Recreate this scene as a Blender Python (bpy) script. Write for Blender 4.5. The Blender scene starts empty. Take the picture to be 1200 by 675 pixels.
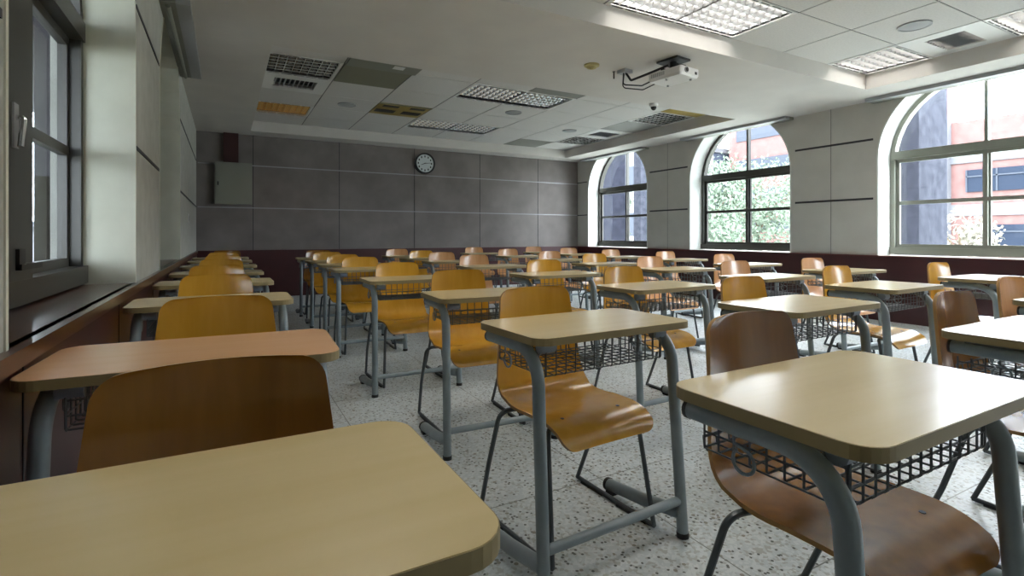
import bpy, bmesh, math, random
from mathutils import Vector, Matrix
random.seed(7)
PI = math.pi
sc = bpy.context.scene
COL = sc.collection

# ------------------------------------------------------------------ camera, world, exposure
FPX, YAW, YH, EYE = 612.0, 0.502, 276.0, 1.045
cd = bpy.data.cameras.new('camera')
cam = bpy.data.objects.new('camera', cd)
COL.objects.link(cam)
cd.sensor_fit = 'HORIZONTAL'
cd.sensor_width = 36.0
cd.lens = FPX / 1200 * 36
cd.shift_y = -(337.5 - YH) / 1200
cd.clip_start = 0.02
cam.location = (0, 0, EYE)
cam.rotation_euler = (PI / 2, 0, -YAW)
sc.camera = cam

sc.view_settings.view_transform = 'Standard'
sc.view_settings.look = 'None'
sc.view_settings.gamma = 1
sc.view_settings.use_curve_mapping = False
sc.view_settings.exposure = 0.85
SKY = 13.0
LAMP = 13.0

w = bpy.data.worlds.new('overcast_sky')
sc.world = w
w.use_nodes = True
nt = w.node_tree
nt.nodes.clear()
out = nt.nodes.new('ShaderNodeOutputWorld')
bg = nt.nodes.new('ShaderNodeBackground')
tc = nt.nodes.new('ShaderNodeTexCoord')
sep = nt.nodes.new('ShaderNodeSeparateXYZ')
rp = nt.nodes.new('ShaderNodeValToRGB')
rp.color_ramp.elements[0].position = 0.0
rp.color_ramp.elements[0].color = (0.86, 0.92, 1.0, 1)
rp.color_ramp.elements[1].position = 0.7
rp.color_ramp.elements[1].color = (0.93, 0.96, 1.0, 1)
nt.links.new(tc.outputs['Generated'], sep.inputs[0])
nt.links.new(sep.outputs['Z'], rp.inputs[0])
nt.links.new(rp.outputs[0], bg.inputs['Color'])
bg.inputs['Strength'].default_value = SKY
nt.links.new(bg.outputs[0], out.inputs[0])

try:
    sc.cycles.use_denoising = True
    sc.cycles.denoiser = 'OPENIMAGEDENOISE'
    sc.cycles.max_bounces = 10
    sc.cycles.diffuse_bounces = 6
    sc.cycles.glossy_bounces = 4
    sc.cycles.transparent_max_bounces = 16
    sc.cycles.caustics_reflective = False
    sc.cycles.caustics_refractive = False
    sc.cycles.sample_clamp_indirect = 6
except Exception:
    pass

# room constants (metres)
XL, XR, YB, YF = -0.41, 7.10, 9.80, -2.80
CEIL, TILE = 2.73, 2.90
WT = 0.80
XFL, XFR = -0.62, 7.38
RW = [(-1.47, 0.46), (1.58, 3.51), (4.63, 6.50), (7.53, 9.41)]
LW = [(1.48, 3.32), (4.43, 6.36)]


def portal(name, x, y, z, sy, sz, rot):
    l = bpy.data.lights.new(name, 'AREA')
    l.shape = 'RECTANGLE'
    l.size = sy
    l.size_y = sz
    try:
        l.cycles.is_portal = True
    except Exception:
        pass
    o = bpy.data.objects.new(name, l)
    COL.objects.link(o)
    o.location = (x, y, z)
    o.rotation_euler = rot
    return o


for a, b in RW:
    portal('window_daylight', XFR + 0.30, (a + b) / 2, 1.9, 1.96, 2.3, (PI / 2, 0, PI / 2))
for a, b in LW:
    portal('window_daylight', XFL - 0.25, (a + b) / 2, 1.9, 1.96, 2.3, (PI / 2, 0, -PI / 2))


# ------------------------------------------------------------------ materials
def mat(name, col, rough=0.6, metal=0.0, spec=0.5, emit=None, estr=0.0, coat=0.0):
    m = bpy.data.materials.new(name)
    m.use_nodes = True
    b = m.node_tree.nodes['Principled BSDF']
    b.inputs['Base Color'].default_value = (*col, 1)
    b.inputs['Roughness'].default_value = rough
    b.inputs['Metallic'].default_value = metal
    b.inputs['Specular IOR Level'].default_value = spec
    if coat:
        b.inputs['Coat Weight'].default_value = coat
        b.inputs['Coat Roughness'].default_value = 0.12
    if emit:
        b.inputs['Emission Color'].default_value = (*emit, 1)
        b.inputs['Emission Strength'].default_value = estr
    return m


def noisy(name, c1, c2, scale=(5, 5, 5), rough=0.6, detail=6, lo=0.35, hi=0.65, bump=0.0, spec=0.5, coat=0.0, metal=0.0,
          rot=(0, 0, 0), dist=0.0, c3=None, rvar=0.0):
    m = mat(name, c1, rough, metal, spec, coat=coat)
    n, l = m.node_tree.nodes, m.node_tree.links
    b = n['Principled BSDF']
    t = n.new('ShaderNodeTexCoord')
    mp = n.new('ShaderNodeMapping')
    mp.inputs['Scale'].default_value = scale
    mp.inputs['Rotation'].default_value = rot
    ns = n.new('ShaderNodeTexNoise')
    ns.inputs['Scale'].default_value = 1.0
    ns.inputs['Detail'].default_value = detail
    ns.inputs['Distortion'].default_value = dist
    r = n.new('ShaderNodeValToRGB')
    r.color_ramp.elements[0].position = lo
    r.color_ramp.elements[0].color = (*c1, 1)
    r.color_ramp.elements[1].position = hi
    r.color_ramp.elements[1].color = (*c2, 1)
    if c3:
        e = r.color_ramp.elements.new((lo + hi) / 2)
        e.color = (*c3, 1)
    l.new(t.outputs['Object'], mp.inputs[0])
    l.new(mp.outputs[0], ns.inputs['Vector'])
    l.new(ns.outputs['Fac'], r.inputs[0])
    l.new(r.outputs[0], b.inputs['Base Color'])
    if rvar:
        mr = n.new('ShaderNodeMapRange')
        mr.inputs['To Min'].default_value = rough - rvar
        mr.inputs['To Max'].default_value = rough + rvar
        l.new(ns.outputs['Fac'], mr.inputs['Value'])
        l.new(mr.outputs[0], b.inputs['Roughness'])
    if bump:
        bp = n.new('ShaderNodeBump')
        bp.inputs['Strength'].default_value = bump
        bp.inputs['Distance'].default_value = 0.004
        l.new(ns.outputs['Fac'], bp.inputs['Height'])
        l.new(bp.outputs[0], b.inputs['Normal'])
    return m


def terrazzo():
    m = mat('terrazzo', (0.5, 0.5, 0.5), 0.38)
    n, l = m.node_tree.nodes, m.node_tree.links
    b = n['Principled BSDF']
    t = n.new('ShaderNodeTexCoord')

    def mix(fac, a, c):
        x = n.new('ShaderNodeMix')
        x.data_type = 'RGBA'
        l.new(fac, x.inputs['Factor'])
        if hasattr(a, 'is_linked'):
            l.new(a, x.inputs[6])
        else:
            x.inputs[6].default_value = (*a, 1)
        if hasattr(c, 'is_linked'):
            l.new(c, x.inputs[7])
        else:
            x.inputs[7].default_value = (*c, 1)
        return x.outputs[2]

    def voro(scale):
        v = n.new('ShaderNodeTexVoronoi')
        v.inputs['Scale'].default_value = scale
        l.new(t.outputs['Object'], v.inputs['Vector'])
        return v

    def math2(op, a, v):
        x = n.new('ShaderNodeMath')
        x.operation = op
        l.new(a, x.inputs[0])
        if hasattr(v, 'is_linked'):
            l.new(v, x.inputs[1])
        else:
            x.inputs[1].default_value = v
        return x.outputs[0]
    v1 = voro(95)
    s1 = n.new('ShaderNodeSeparateColor')
    l.new(v1.outputs['Color'], s1.inputs[0])
    # base: pale binder with grey and cream chips
    c = mix(math2('GREATER_THAN', s1.outputs[0], 0.55), (0.54, 0.59, 0.605), (0.64, 0.68, 0.69))
    c = mix(math2('GREATER_THAN', s1.outputs[1], 0.80), c, (0.42, 0.44, 0.42))
    # dark chips
    v2 = voro(66)
    s2 = n.new('ShaderNodeSeparateColor')
    l.new(v2.outputs['Color'], s2.inputs[0])
    near = math2('LESS_THAN', v2.outputs['Distance'], 0.34)
    few = math2('GREATER_THAN', s2.outputs[2], 0.87)
    c = mix(math2('MULTIPLY', near, few), c, (0.055, 0.06, 0.055))
    v3 = voro(43)
    s3 = n.new('ShaderNodeSeparateColor')
    l.new(v3.outputs['Color'], s3.inputs[0])
    near = math2('LESS_THAN', v3.outputs['Distance'], 0.33)
    few = math2('GREATER_THAN', s3.outputs[0], 0.89)
    c = mix(math2('MULTIPLY', near, few), c, (0.24, 0.22, 0.18))
    # joints every 0.81 m
    sp = n.new('ShaderNodeSeparateXYZ')
    l.new(t.outputs['Object'], sp.inputs[0])
    for k, off in ((0, -0.6), (1, -1.79)):
        a = math2('ADD', sp.outputs[k], off + 81)
        f = math2('FRACT', math2('DIVIDE', a, 0.81), 0)
        line = math2('LESS_THAN', f, 0.006)
        c = mix(line, c, (0.16, 0.17, 0.16))
    ns = n.new('ShaderNodeTexNoise')
    ns.inputs['Scale'].default_value = 1.7
    ns.inputs['Detail'].default_value = 5
    l.new(t.outputs['Object'], ns.inputs['Vector'])
    r = n.new('ShaderNodeMapRange')
    r.inputs['From Min'].default_value = 0.35
    r.inputs['From Max'].default_value = 0.7
    r.inputs['To Max'].default_value = 0.25
    l.new(ns.outputs['Fac'], r.inputs['Value'])
    c = mix(r.outputs[0], c, (0.30, 0.31, 0.29))
    l.new(c, b.inputs['Base Color'])
    return m


def wood(name, dark, light, axis='x', rough=0.3, coat=0.3, s=1.0):
    sx = {'x': (1.6 * s, 34 * s, 34 * s), 'y': (14 * s, 1.2 * s, 14 * s), 'z': (16 * s, 16 * s, 1.3 * s)}[axis]
    m = noisy(name, dark, light, sx, rough, 4, 0.3, 0.7, 0.0, 0.5, coat, dist=0.2)
    return m


def glass_mat(name='window_glass', tint=(0.93, 0.96, 0.97), gl=0.07):
    m = bpy.data.materials.new(name)
    m.use_nodes = True
    n, l = m.node_tree.nodes, m.node_tree.links
    n.clear()
    o = n.new('ShaderNodeOutputMaterial')
    mx = n.new('ShaderNodeMixShader')
    tr = n.new('ShaderNodeBsdfTransparent')
    tr.inputs[0].default_value = (*tint, 1)
    g = n.new('ShaderNodeBsdfGlossy')
    g.inputs['Roughness'].default_value = 0.03
    fr = n.new('ShaderNodeLayerWeight')
    fr.inputs[0].default_value = 0.12
    ad = n.new('ShaderNodeMath')
    ad.operation = 'MULTIPLY_ADD'
    ad.inputs[1].default_value = 0.22
    ad.inputs[2].default_value = gl * 0.4
    l.new(fr.outputs['Fresnel'], ad.inputs[0])
    l.new(ad.outputs[0], mx.inputs[0])
    l.new(tr.outputs[0], mx.inputs[1])
    l.new(g.outputs[0], mx.inputs[2])
    l.new(mx.outputs[0], o.inputs[0])
    return m


M = {}
M['floor'] = terrazzo()
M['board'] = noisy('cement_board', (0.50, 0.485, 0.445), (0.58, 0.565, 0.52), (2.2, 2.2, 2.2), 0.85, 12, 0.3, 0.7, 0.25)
M['board_back'] = noisy('dark_cement_board', (0.165, 0.145, 0.135), (0.235, 0.212, 0.20), (2.2, 2.2, 2.2), 0.85, 12, 0.3, 0.7, 0.25)  # same board as the right wall, darkened for shade at the back
M['board_left'] = noisy('pale_cement_board', (0.42, 0.425, 0.38), (0.50, 0.505, 0.46), (9, 9, 9), 0.85, 12, 0.3, 0.7, 0.4)  # same board again, its tone set for the light on the left wall
M['joint_dark'] = mat('dark_joint', (0.035, 0.035, 0.04), 0.7)
M['joint_light'] = mat('aluminium_joint', (0.34, 0.34, 0.35), 0.45, 0.2)
M['white_wall'] = noisy('white_plaster', (0.70, 0.72, 0.68), (0.76, 0.77, 0.74), (6, 6, 6), 0.8, 6, bump=0.1)
M['ceiling'] = noisy('ceiling_paint', (0.59, 0.565, 0.535), (0.62, 0.595, 0.56), (3, 3, 3), 0.85, 4)
M['tile'] = noisy('ceiling_tile', (0.60, 0.59, 0.57), (0.65, 0.64, 0.62), (60, 60, 60), 0.9, 3, bump=0.05)
M['tbar'] = mat('ceiling_grid_gap', (0.12, 0.12, 0.12), 0.6)
M['olive'] = mat('olive_panel', (0.20, 0.20, 0.14), 0.5)
M['greytile'] = mat('grey_panel', (0.22, 0.225, 0.20), 0.6)
M['gold'] = mat('amber_film', (0.40, 0.29, 0.05), 0.35, 0.2)
M['maroon'] = noisy('maroon_paint', (0.042, 0.007, 0.009), (0.056, 0.010, 0.012), (3, 3, 3), 0.4, 5, coat=0.2)
M['maroon_rail'] = mat('maroon_rail', (0.12, 0.03, 0.03), 0.3)
M['sillwood'] = wood('dark_sill_wood', (0.045, 0.014, 0.008), (0.09, 0.03, 0.016), 'y', 0.28, 0.4)
M['cream_reveal'] = noisy('cream_plaster', (0.66, 0.665, 0.55), (0.72, 0.725, 0.61), (6, 6, 6), 0.8, 6, bump=0.1)
M['alu'] = mat('window_aluminium', (0.055, 0.053, 0.045), 0.4, 0.15)  # dark copy of the frame metal, for frames in shade
M['alu_mid'] = mat('grey_green_aluminium', (0.26, 0.265, 0.225), 0.4, 0.15)  # pale copy of the same frame metal, for frames in the light
M['alulight'] = mat('light_aluminium', (0.52, 0.53, 0.52), 0.4, 0.2)
M['glass'] = glass_mat()
M['chrome'] = mat('chrome', (0.8, 0.8, 0.8), 0.15, 1.0)
M['mirror'] = mat('louver_mirror', (0.60, 0.61, 0.62), 0.10, 1.0)
M['louver_white'] = mat('louver_satin', (0.42, 0.42, 0.42), 0.3, 0.2)
M['mirror_dark'] = mat('dark_louver_mirror', (0.16, 0.16, 0.165), 0.12, 1.0)  # blade mirror darkened to stand for dark reflections
M['mirror_amber'] = mat('amber_louver_mirror', (0.85, 0.55, 0.22), 0.14, 1.0)  # amber put into the blades for the warm tube light
M['fixture'] = mat('fixture_white', (0.72, 0.72, 0.70), 0.5)
M['lit'] = mat('lit_diffuser', (0.9, 0.9, 0.9), 0.5, emit=(1.0, 0.97, 0.91), estr=LAMP)
M['unlit'] = mat('unlit_reflector', (0.03, 0.03, 0.03), 0.35, 0.2)  # near-black for the darkness above unlit louvres
M['warm_tube'] = mat('warm_tube', (0.8, 0.6, 0.3), 0.3, emit=(1.0, 0.62, 0.25), estr=9.0)
M['warm'] = mat('old_amber_reflector', (0.7, 0.45, 0.12), 0.2, 0.9)  # amber put into the reflector colour for warm light
M['tube_off'] = mat('fluorescent_tube', (0.8, 0.82, 0.82), 0.3)
M['white_plastic'] = mat('white_plastic', (0.74, 0.74, 0.73), 0.4)
M['grey_plastic'] = mat('grey_plastic', (0.34, 0.35, 0.36), 0.5)
M['black'] = mat('black_plastic', (0.012, 0.012, 0.013), 0.45)
M['cable'] = mat('black_cable', (0.02, 0.02, 0.022), 0.5)
M['yellowed'] = mat('yellowed_plastic', (0.48, 0.40, 0.17), 0.6)
M['panel_box'] = mat('grey_painted_steel', (0.23, 0.24, 0.20), 0.5)
M['dark_red'] = mat('dark_red_duct', (0.045, 0.012, 0.010), 0.6)
M['steel'] = noisy('blue_grey_enamel', (0.225, 0.28, 0.305), (0.27, 0.325, 0.35), (12, 12, 12), 0.36, 5, coat=0.15)
M['bracket'] = mat('blue_grey_bracket', (0.25, 0.30, 0.37), 0.45)
M['chair_steel'] = mat('dark_grey_enamel', (0.075, 0.09, 0.098), 0.34)
M['wire'] = mat('dark_wire', (0.10, 0.115, 0.125), 0.4)
M['band'] = mat('edge_band', (0.30, 0.235, 0.11), 0.5)
M['top_beige'] = wood('beige_laminate', (0.715, 0.56, 0.285), (0.755, 0.60, 0.325), 'x', 0.24, 0.5, 0.6)
M['top_pink'] = wood('orange_laminate', (0.76, 0.43, 0.22), (0.79, 0.46, 0.245), 'x', 0.27, 0.25, 0.8)
M['amber'] = wood('amber_plywood', (0.56, 0.27, 0.020), (0.68, 0.36, 0.040), 'z', 0.24, 0.4)
M['brown'] = wood('brown_plywood', (0.20, 0.078, 0.009), (0.31, 0.132, 0.018), 'z', 0.22, 0.4)
M['peach'] = wood('peach_plywood', (0.56, 0.27, 0.105), (0.68, 0.37, 0.17), 'z', 0.26, 0.4)  # pinkish wood, made paler for the glare on the far chairs
M['ply_edge'] = mat('plywood_edge', (0.45, 0.25, 0.08), 0.5)
M['clock_face'] = mat('clock_face', (0.62, 0.68, 0.68), 0.5)
M['pink'] = noisy('pink_facade_tiles', (0.120, 0.066, 0.062), (0.145, 0.084, 0.078), (2, 2, 2), 0.8)
M['palewall'] = noisy('pale_facade', (0.095, 0.095, 0.105), (0.115, 0.115, 0.125), (0.6, 0.6, 0.6), 0.8)
M['granite'] = noisy('granite', (0.026, 0.028, 0.038), (0.046, 0.048, 0.062), (7, 7, 7), 0.7, 10)
M['darkstone'] = noisy('dark_stone', (0.010, 0.011, 0.017), (0.018, 0.019, 0.028), (7, 7, 7), 0.6, 8)
M['bluestone'] = noisy('blue_facade', (0.03, 0.036, 0.055), (0.045, 0.052, 0.072), (1.2, 1.2, 1.2), 0.8, 8)
M['extglass'] = mat('dark_window_glass', (0.014, 0.020, 0.034), 0.6, spec=0.1)
M['extframe'] = mat('pale_window_frame', (0.05, 0.056, 0.07), 0.5)
M['leaf'] = noisy('leaves', (0.12, 0.155, 0.115), (0.165, 0.20, 0.155), (1.6, 1.6, 1.6), 0.7, 4)
M['leaf2'] = noisy('pale_leaves', (0.15, 0.18, 0.14), (0.195, 0.225, 0.18), (2.2, 2.2, 2.2), 0.7, 4)
M['blossom'] = noisy('pale_blossom', (0.20, 0.17, 0.15), (0.26, 0.26, 0.21), (4, 4, 4), 0.8, 4)
M['bark'] = mat('bark', (0.12, 0.09, 0.06), 0.9)
M['ground'] = noisy('paving', (0.40, 0.41, 0.37), (0.46, 0.47, 0.43), (0.7, 0.7, 0.7), 0.9)
M['lilac'] = noisy('lilac_plaster', (0.085, 0.082, 0.093), (0.105, 0.10, 0.114), (0.8, 0.8, 0.8), 0.85)
M['brownstone'] = mat('brown_stone_cladding', (0.022, 0.018, 0.015), 0.6)

for _k in ('pink', 'palewall', 'granite', 'darkstone', 'bluestone', 'extframe', 'leaf', 'leaf2', 'blossom', 'lilac', 'brownstone'):
    _b = M[_k].node_tree.nodes['Principled BSDF']
    _b.inputs['Specular IOR Level'].default_value = 0.08
    _b.inputs['Roughness'].default_value = 0.95
for _k in ('top_beige', 'top_pink'):
    M[_k].node_tree.nodes['Principled BSDF'].inputs['Coat Roughness'].default_value = 0.24
M['bright_facade'] = noisy('bright_facade', (0.20, 0.20, 0.215), (0.25, 0.25, 0.265), (0.6, 0.6, 0.6), 0.9, spec=0.1)


# ------------------------------------------------------------------ mesh builder
class MB:
    def __init__(s):
        s.v = []
        s.f = []
        s.sm = []

    def add(s, vs, fs, smooth=False):
        o = len(s.v)
        s.v += [tuple(p) for p in vs]
        s.f += [tuple(i + o for i in q) for q in fs]
        s.sm += [smooth] * len(fs)
        return s

    def box(s, a, b, rz=0, c=None):
        x0, y0, z0 = a
        x1, y1, z1 = b
        vs = [(x, y, z) for z in (z0, z1) for y in (y0, y1) for x in (x0, x1)]
        if rz:
            c = c or ((x0 + x1) / 2, (y0 + y1) / 2)
            vs = [(c[0] + (x - c[0]) * math.cos(rz) - (y - c[1]) * math.sin(rz),
                   c[1] + (x - c[0]) * math.sin(rz) + (y - c[1]) * math.cos(rz), z) for x, y, z in vs]
        return s.add(vs, [(0, 2, 3, 1), (4, 5, 7, 6), (0, 1, 5, 4), (2, 6, 7, 3), (0, 4, 6, 2), (1, 3, 7, 5)])

    def tube(s, pts, r, n=10, caps=True):
        pts = [Vector(p) for p in pts]
        rs = r if isinstance(r, (list, tuple)) else [r] * len(pts)
        t0 = (pts[1] - pts[0]).normalized()
        up = Vector((0, 0, 1)) if abs(t0.z) < 0.9 else Vector((1, 0, 0))
        nrm = t0.cross(up).normalized()
        vs, fs = [], []
        for i, p in enumerate(pts):
            if i == 0:
                t = t0
            elif i == len(pts) - 1:
                t = (pts[i] - pts[i - 1]).normalized()
            else:
                t = ((pts[i + 1] - p).normalized() + (p - pts[i - 1]).normalized())
                t = t.normalized() if t.length > 1e-6 else (pts[i + 1] - p).normalized()
            nrm = (nrm - t * nrm.dot(t)).normalized()
            bn = t.cross(nrm)
            for k in range(n):
                a = 2 * PI * k / n
                vs.append(p + (nrm * math.cos(a) + bn * math.sin(a)) * rs[i])
        for i in range(len(pts) - 1):
            for k in range(n):
                a, b = i * n + k, i * n + (k + 1) % n
                fs.append((a, b, b + n, a + n))
        s.add(vs, fs, n > 5)
        if caps:
            o = len(vs)
            s.add([vs[k] for k in range(n)], [tuple(reversed(range(n)))])
            s.add([vs[o - n + k] for k in range(n)], [tuple(range(n))])
        return s

    def prism(s, poly, a, b, axis='z', smooth=False):
        """poly: 2-D points; extruded from a to b on the axis."""
        def P(u, v, t):
            return {'z': (u, v, t), 'x': (t, u, v), 'y': (u, t, v)}[axis]
        n = len(poly)
        s.add([P(u, v, a) for u, v in poly], [tuple(range(n))])
        s.add([P(u, v, b) for u, v in poly], [tuple(range(n))])
        s.add([P(u, v, a) for u, v in poly] + [P(u, v, b) for u, v in poly],
              [(i, (i + 1) % n, n + (i + 1) % n, n + i) for i in range(n)], smooth)
        return s

    def ring(s, outer, inner, a, b, axis='x', closed=True):
        def P(u, v, t):
            return {'z': (u, v, t), 'x': (t, u, v), 'y': (u, t, v)}[axis]
        n = len(outer)
        vs = [P(*p, a) for p in outer] + [P(*p, a) for p in inner] + [P(*p, b) for p in outer] + [P(*p, b) for p in inner]
        fs = []
        m = n if closed else n - 1
        for i in range(m):
            j = (i + 1) % n
            fs += [(i, j, n + j, n + i), (2 * n + i, 3 * n + i, 3 * n + j, 2 * n + j), (i, 2 * n + i, 2 * n + j, j),
                   (n + i, n + j, 3 * n + j, 3 * n + i)]
        if not closed:
            fs += [(0, n, 3 * n, 2 * n), (n - 1, 3 * n - 1, 4 * n - 1, 2 * n - 1)]
        return s.add(vs, fs)

    def build(s, name, m, parent=None, fix=True, loc=None):
        me = bpy.data.meshes.new(name)
        me.from_pydata(s.v, [], s.f)
        me.update()
        for p, q in zip(me.polygons, s.sm):
            p.use_smooth = q
        if fix:
            bm = bmesh.new()
            bm.from_mesh(me)
            bmesh.ops.remove_doubles(bm, verts=bm.verts, dist=1e-6)
            bmesh.ops.recalc_face_normals(bm, faces=bm.faces)
            bm.to_mesh(me)
            bm.free()
        me.materials.append(m)
        if any(s.sm):
            try:
                me.set_sharp_from_angle(angle=math.radians(40))
            except Exception:
                pass
        o = bpy.data.objects.new(name, me)
        COL.objects.link(o)
        if parent:
            o.parent = parent
        if loc:
            o.location = loc
        return o


def thing(name, label, cat, loc=(0, 0, 0), rz=0, group=None):
    o = bpy.data.objects.new(name, None)
    o.empty_display_size = 0.1
    COL.objects.link(o)
    o.location = loc
    o.rotation_euler = (0, 0, rz)
    return tag(o, label, cat, group)


def tag(o, label, cat, group=None):
    o['label'] = label
    o['category'] = cat
    if group:
        o['group'] = group
    return o


def struct(o, label=None):
    o['kind'] = 'structure'
    if label:
        o['label'] = label
    return o


def fillet(pts, r, n=6):
    """polyline with rounded corners"""
    pts = [Vector(p) for p in pts]
    rr = r if isinstance(r, (list, tuple)) else [r] * len(pts)
    res = [pts[0]]
    for i in range(1, len(pts) - 1):
        a, b, c = pts[i - 1], pts[i], pts[i + 1]
        u, v = (a - b).normalized(), (c - b).normalized()
        ang = u.angle(v)
        t = min(rr[i] / math.tan(ang / 2), (a - b).length * 0.49, (c - b).length * 0.49)
        p0, p1 = b + u * t, b + v * t
        for k in range(n + 1):
            s = k / n
            res.append(p0 * (1 - s) ** 2 + b * 2 * s * (1 - s) + p1 * s ** 2 if ang > 2.2 else
                       arc_pt(p0, b, p1, s, ang))
    res.append(pts[-1])
    return res


def arc_pt(p0, b, p1, s, ang):
    w0 = math.sin(ang / 2)
    den = (1 - s) ** 2 + 2 * w0 * s * (1 - s) + s ** 2
    return (p0 * (1 - s) ** 2 + b * (2 * w0 * s * (1 - s)) + p1 * s ** 2) / den


def rrect(x0, y0, x1, y1, r, n=6):
    p = []
    for cx, cy, a0 in ((x1 - r, y1 - r, 0), (x0 + r, y1 - r, 90), (x0 + r, y0 + r, 180), (x1 - r, y0 + r, 270)):
        for k in range(n + 1):
            a = math.radians(a0 + 90 * k / n)
            p.append((cx + r * math.cos(a), cy + r * math.sin(a)))
    return p


def archpath(y0, y1, zb, zs, ins=0.0, n=20):
    """outline of an arched opening, anticlockwise from bottom-left, inset by ins"""
    yc, R = (y0 + y1) / 2, (y1 - y0) / 2 - ins
    p = [(y0 + ins, zb + ins), (y1 - ins, zb + ins)]
    for k in range(n + 1):
        a = PI * k / n
        p.append((yc + R * math.cos(a), zs + R * math.sin(a)))
    return p


# ------------------------------------------------------------------ shell of the room
struct(MB().box((XL - 0.3, YF - 0.1, -0.1), (XR + 0.4, YB + 0.2, 0)).build('floor', M['floor']), 'pale speckled terrazzo floor')


def side_wall(name, x0, x1, wins, zt=3.2):
    m = MB()
    ys = [YF]
    for a, b in wins:
        # pier before, then the two halves around the arch
        m.prism([(ys[-1], WT), (a, WT), (a, zt), (ys[-1], zt)], x0, x1, 'x')
        yc, R = (a + b) / 2, (b - a) / 2
        n = 16
        left = [(a, 2.0)] + [(yc - R * math.cos(PI / 2 * k / n), 2.0 + R * math.sin(PI / 2 * k / n)) for k in range(1, n + 1)]
        for sgn in (-1, 1):
            pts = [(yc + (p[0] - yc) * (1 if sgn < 0 else -1), p[1]) for p in left]
            for i in range(n):      # strips above the arch
                (ya, za), (yb, zb) = pts[i], pts[i + 1]
                m.prism([(ya, za), (yb, zb), (yb, zt), (ya, zt)], x0, x1, 'x')
        ys.append(b)
    m.prism([(ys[-1], WT), (YB + 0.1, WT), (YB + 0.1, zt), (ys[-1], zt)], x0, x1, 'x')
    m.box((x0, YF, -0.02), (x1, YB + 0.1, WT))
    return struct(m.build(name, M['board'], fix=False))


side_wall('wall_right', XR, XR + 0.42, RW)
side_wall('wall_left', XL - 0.34, XL, LW).data.materials[0] = M['board_left']
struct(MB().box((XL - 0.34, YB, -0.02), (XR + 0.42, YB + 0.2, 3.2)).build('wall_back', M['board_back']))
struct(MB().box((XL - 0.34, YF - 0.2, -0.02), (XR + 0.42, YF, 3.2)).build('wall_front', M['white_wall']))

# wainscots
struct(MB().box((XR - 0.03, YF, 0), (XR, YB, WT - 0.015)).build('baseboard_right', M['maroon']), 'dark maroon painted dado below the arched windows')
struct(MB().box((XL, YB - 0.03, 0), (XR - 0.03, YB, WT - 0.015)).build('baseboard_back', M['maroon']), 'dark maroon painted dado along the back wall')
struct(MB().box((XL, YF, 0), (XL + 0.012, YB - 0.03, WT - 0.04)).build('baseboard_left', M['maroon']), 'dark maroon panelled dado below the left window sill')
tn = [0]


def trim(mb, m, label=None):
    tn[0] += 1
    return struct(mb.build('trim_%d' % tn[0], m), label)


trim(MB().box((XR - 0.04, YF, WT - 0.015), (XR + 0.0, YB, WT)), M['maroon_rail'], 'thin reddish rail topping the right dado')
trim(MB().box((XL, YB - 0.035, WT - 0.015), (XR - 0.04, YB, WT)), M['maroon'])
# left sill board: runs the length and into each window recess
m = MB().box((XL - 0.02, YF, WT - 0.04), (XL + 0.025, YB - 0.04, WT))
for a, b in LW:
    m.box((XFL - 0.02, a, WT - 0.04), (XL - 0.019, b, WT + 0.0005))
trim(m, M['sillwood'], 'dark polished wooden sill running along the left wall')
# vertical seams in the left dado
m = MB()
for y in (1.55, 2.75, 3.95, 5.15, 6.35, 7.55, 8.75):
    m.box((XL + 0.011, y, 0.02), (XL + 0.014, y + 0.006, WT - 0.045))
trim(m, M['joint_dark'])

# joints of the back wall cladding
m = MB()
for z in (1.50, 2.21):
    m.box((XL + 0.02, YB - 0.006, z), (XR, YB, z + 0.018))
trim(m, M['joint_light'], 'pale horizontal joint strips of the back wall cladding')
m = MB()
for x in (0.41, 1.81, 3.22, 4.62, 6.03):
    m.box((x - 0.005, YB - 0.004, WT), (x + 0.005, YB + 0.001, CEIL))
trim(m, M['joint_dark'])
# joints of the right wall piers
m = MB()
piers = [(0.46, 1.58), (3.51, 4.63), (6.50, 7.53)]
for a, b in piers:
    for z in (1.495, 2.235):
        m.box((XR - 0.004, a + 0.04, z), (XR + 0.001, b - 0.06, z + 0.026))
for z in (1.495, 2.235):
    m.box((XR - 0.004, 9.44, z), (XR + 0.001, YB, z + 0.020))
    m.box((XR - 0.004, YF, z), (XR + 0.001, -1.53, z + 0.020))
trim(m, M['joint_dark'], 'dark horizontal joint strips on the right wall piers')
m = MB()
for a, b in piers:
    yc = (a + b) / 2
    m.box((XR - 0.002, yc - 0.003, WT), (XR + 0.001, yc + 0.003, CEIL))
trim(m, M['tbar'])
m = MB()
for a, b in [(0.27, 1.48), (3.32, 4.43), (6.36, 8.1), (8.1, YB)]:
    for z in (1.495, 2.235):
        m.box((XL - 0.001, a + 0.02, z), (XL + 0.004, b - 0.02, z + 0.020))
trim(m, M['joint_dark'], 'dark horizontal joint strips on the left wall piers')

# white plaster linings of the window openings
for side, x0, x1, wins in ((1, XR - 0.004, XFR, RW), (-1, XFL, XL + 0.004, LW)):
    for a, b in wins:
        o = archpath(a, b, WT, 2.0, 0.0, 24)[1:] + [(a, WT)]
        i = archpath(a, b, WT, 2.0, 0.016, 24)[1:] + [(a + 0.016, WT)]
        i[0] = (b - 0.016, WT)
        trim(MB().ring(o, i, x0, x1, 'x', closed=False), M['white_wall'] if side > 0 else M['cream_reveal'], 'white plastered reveal of an arched window')

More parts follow.
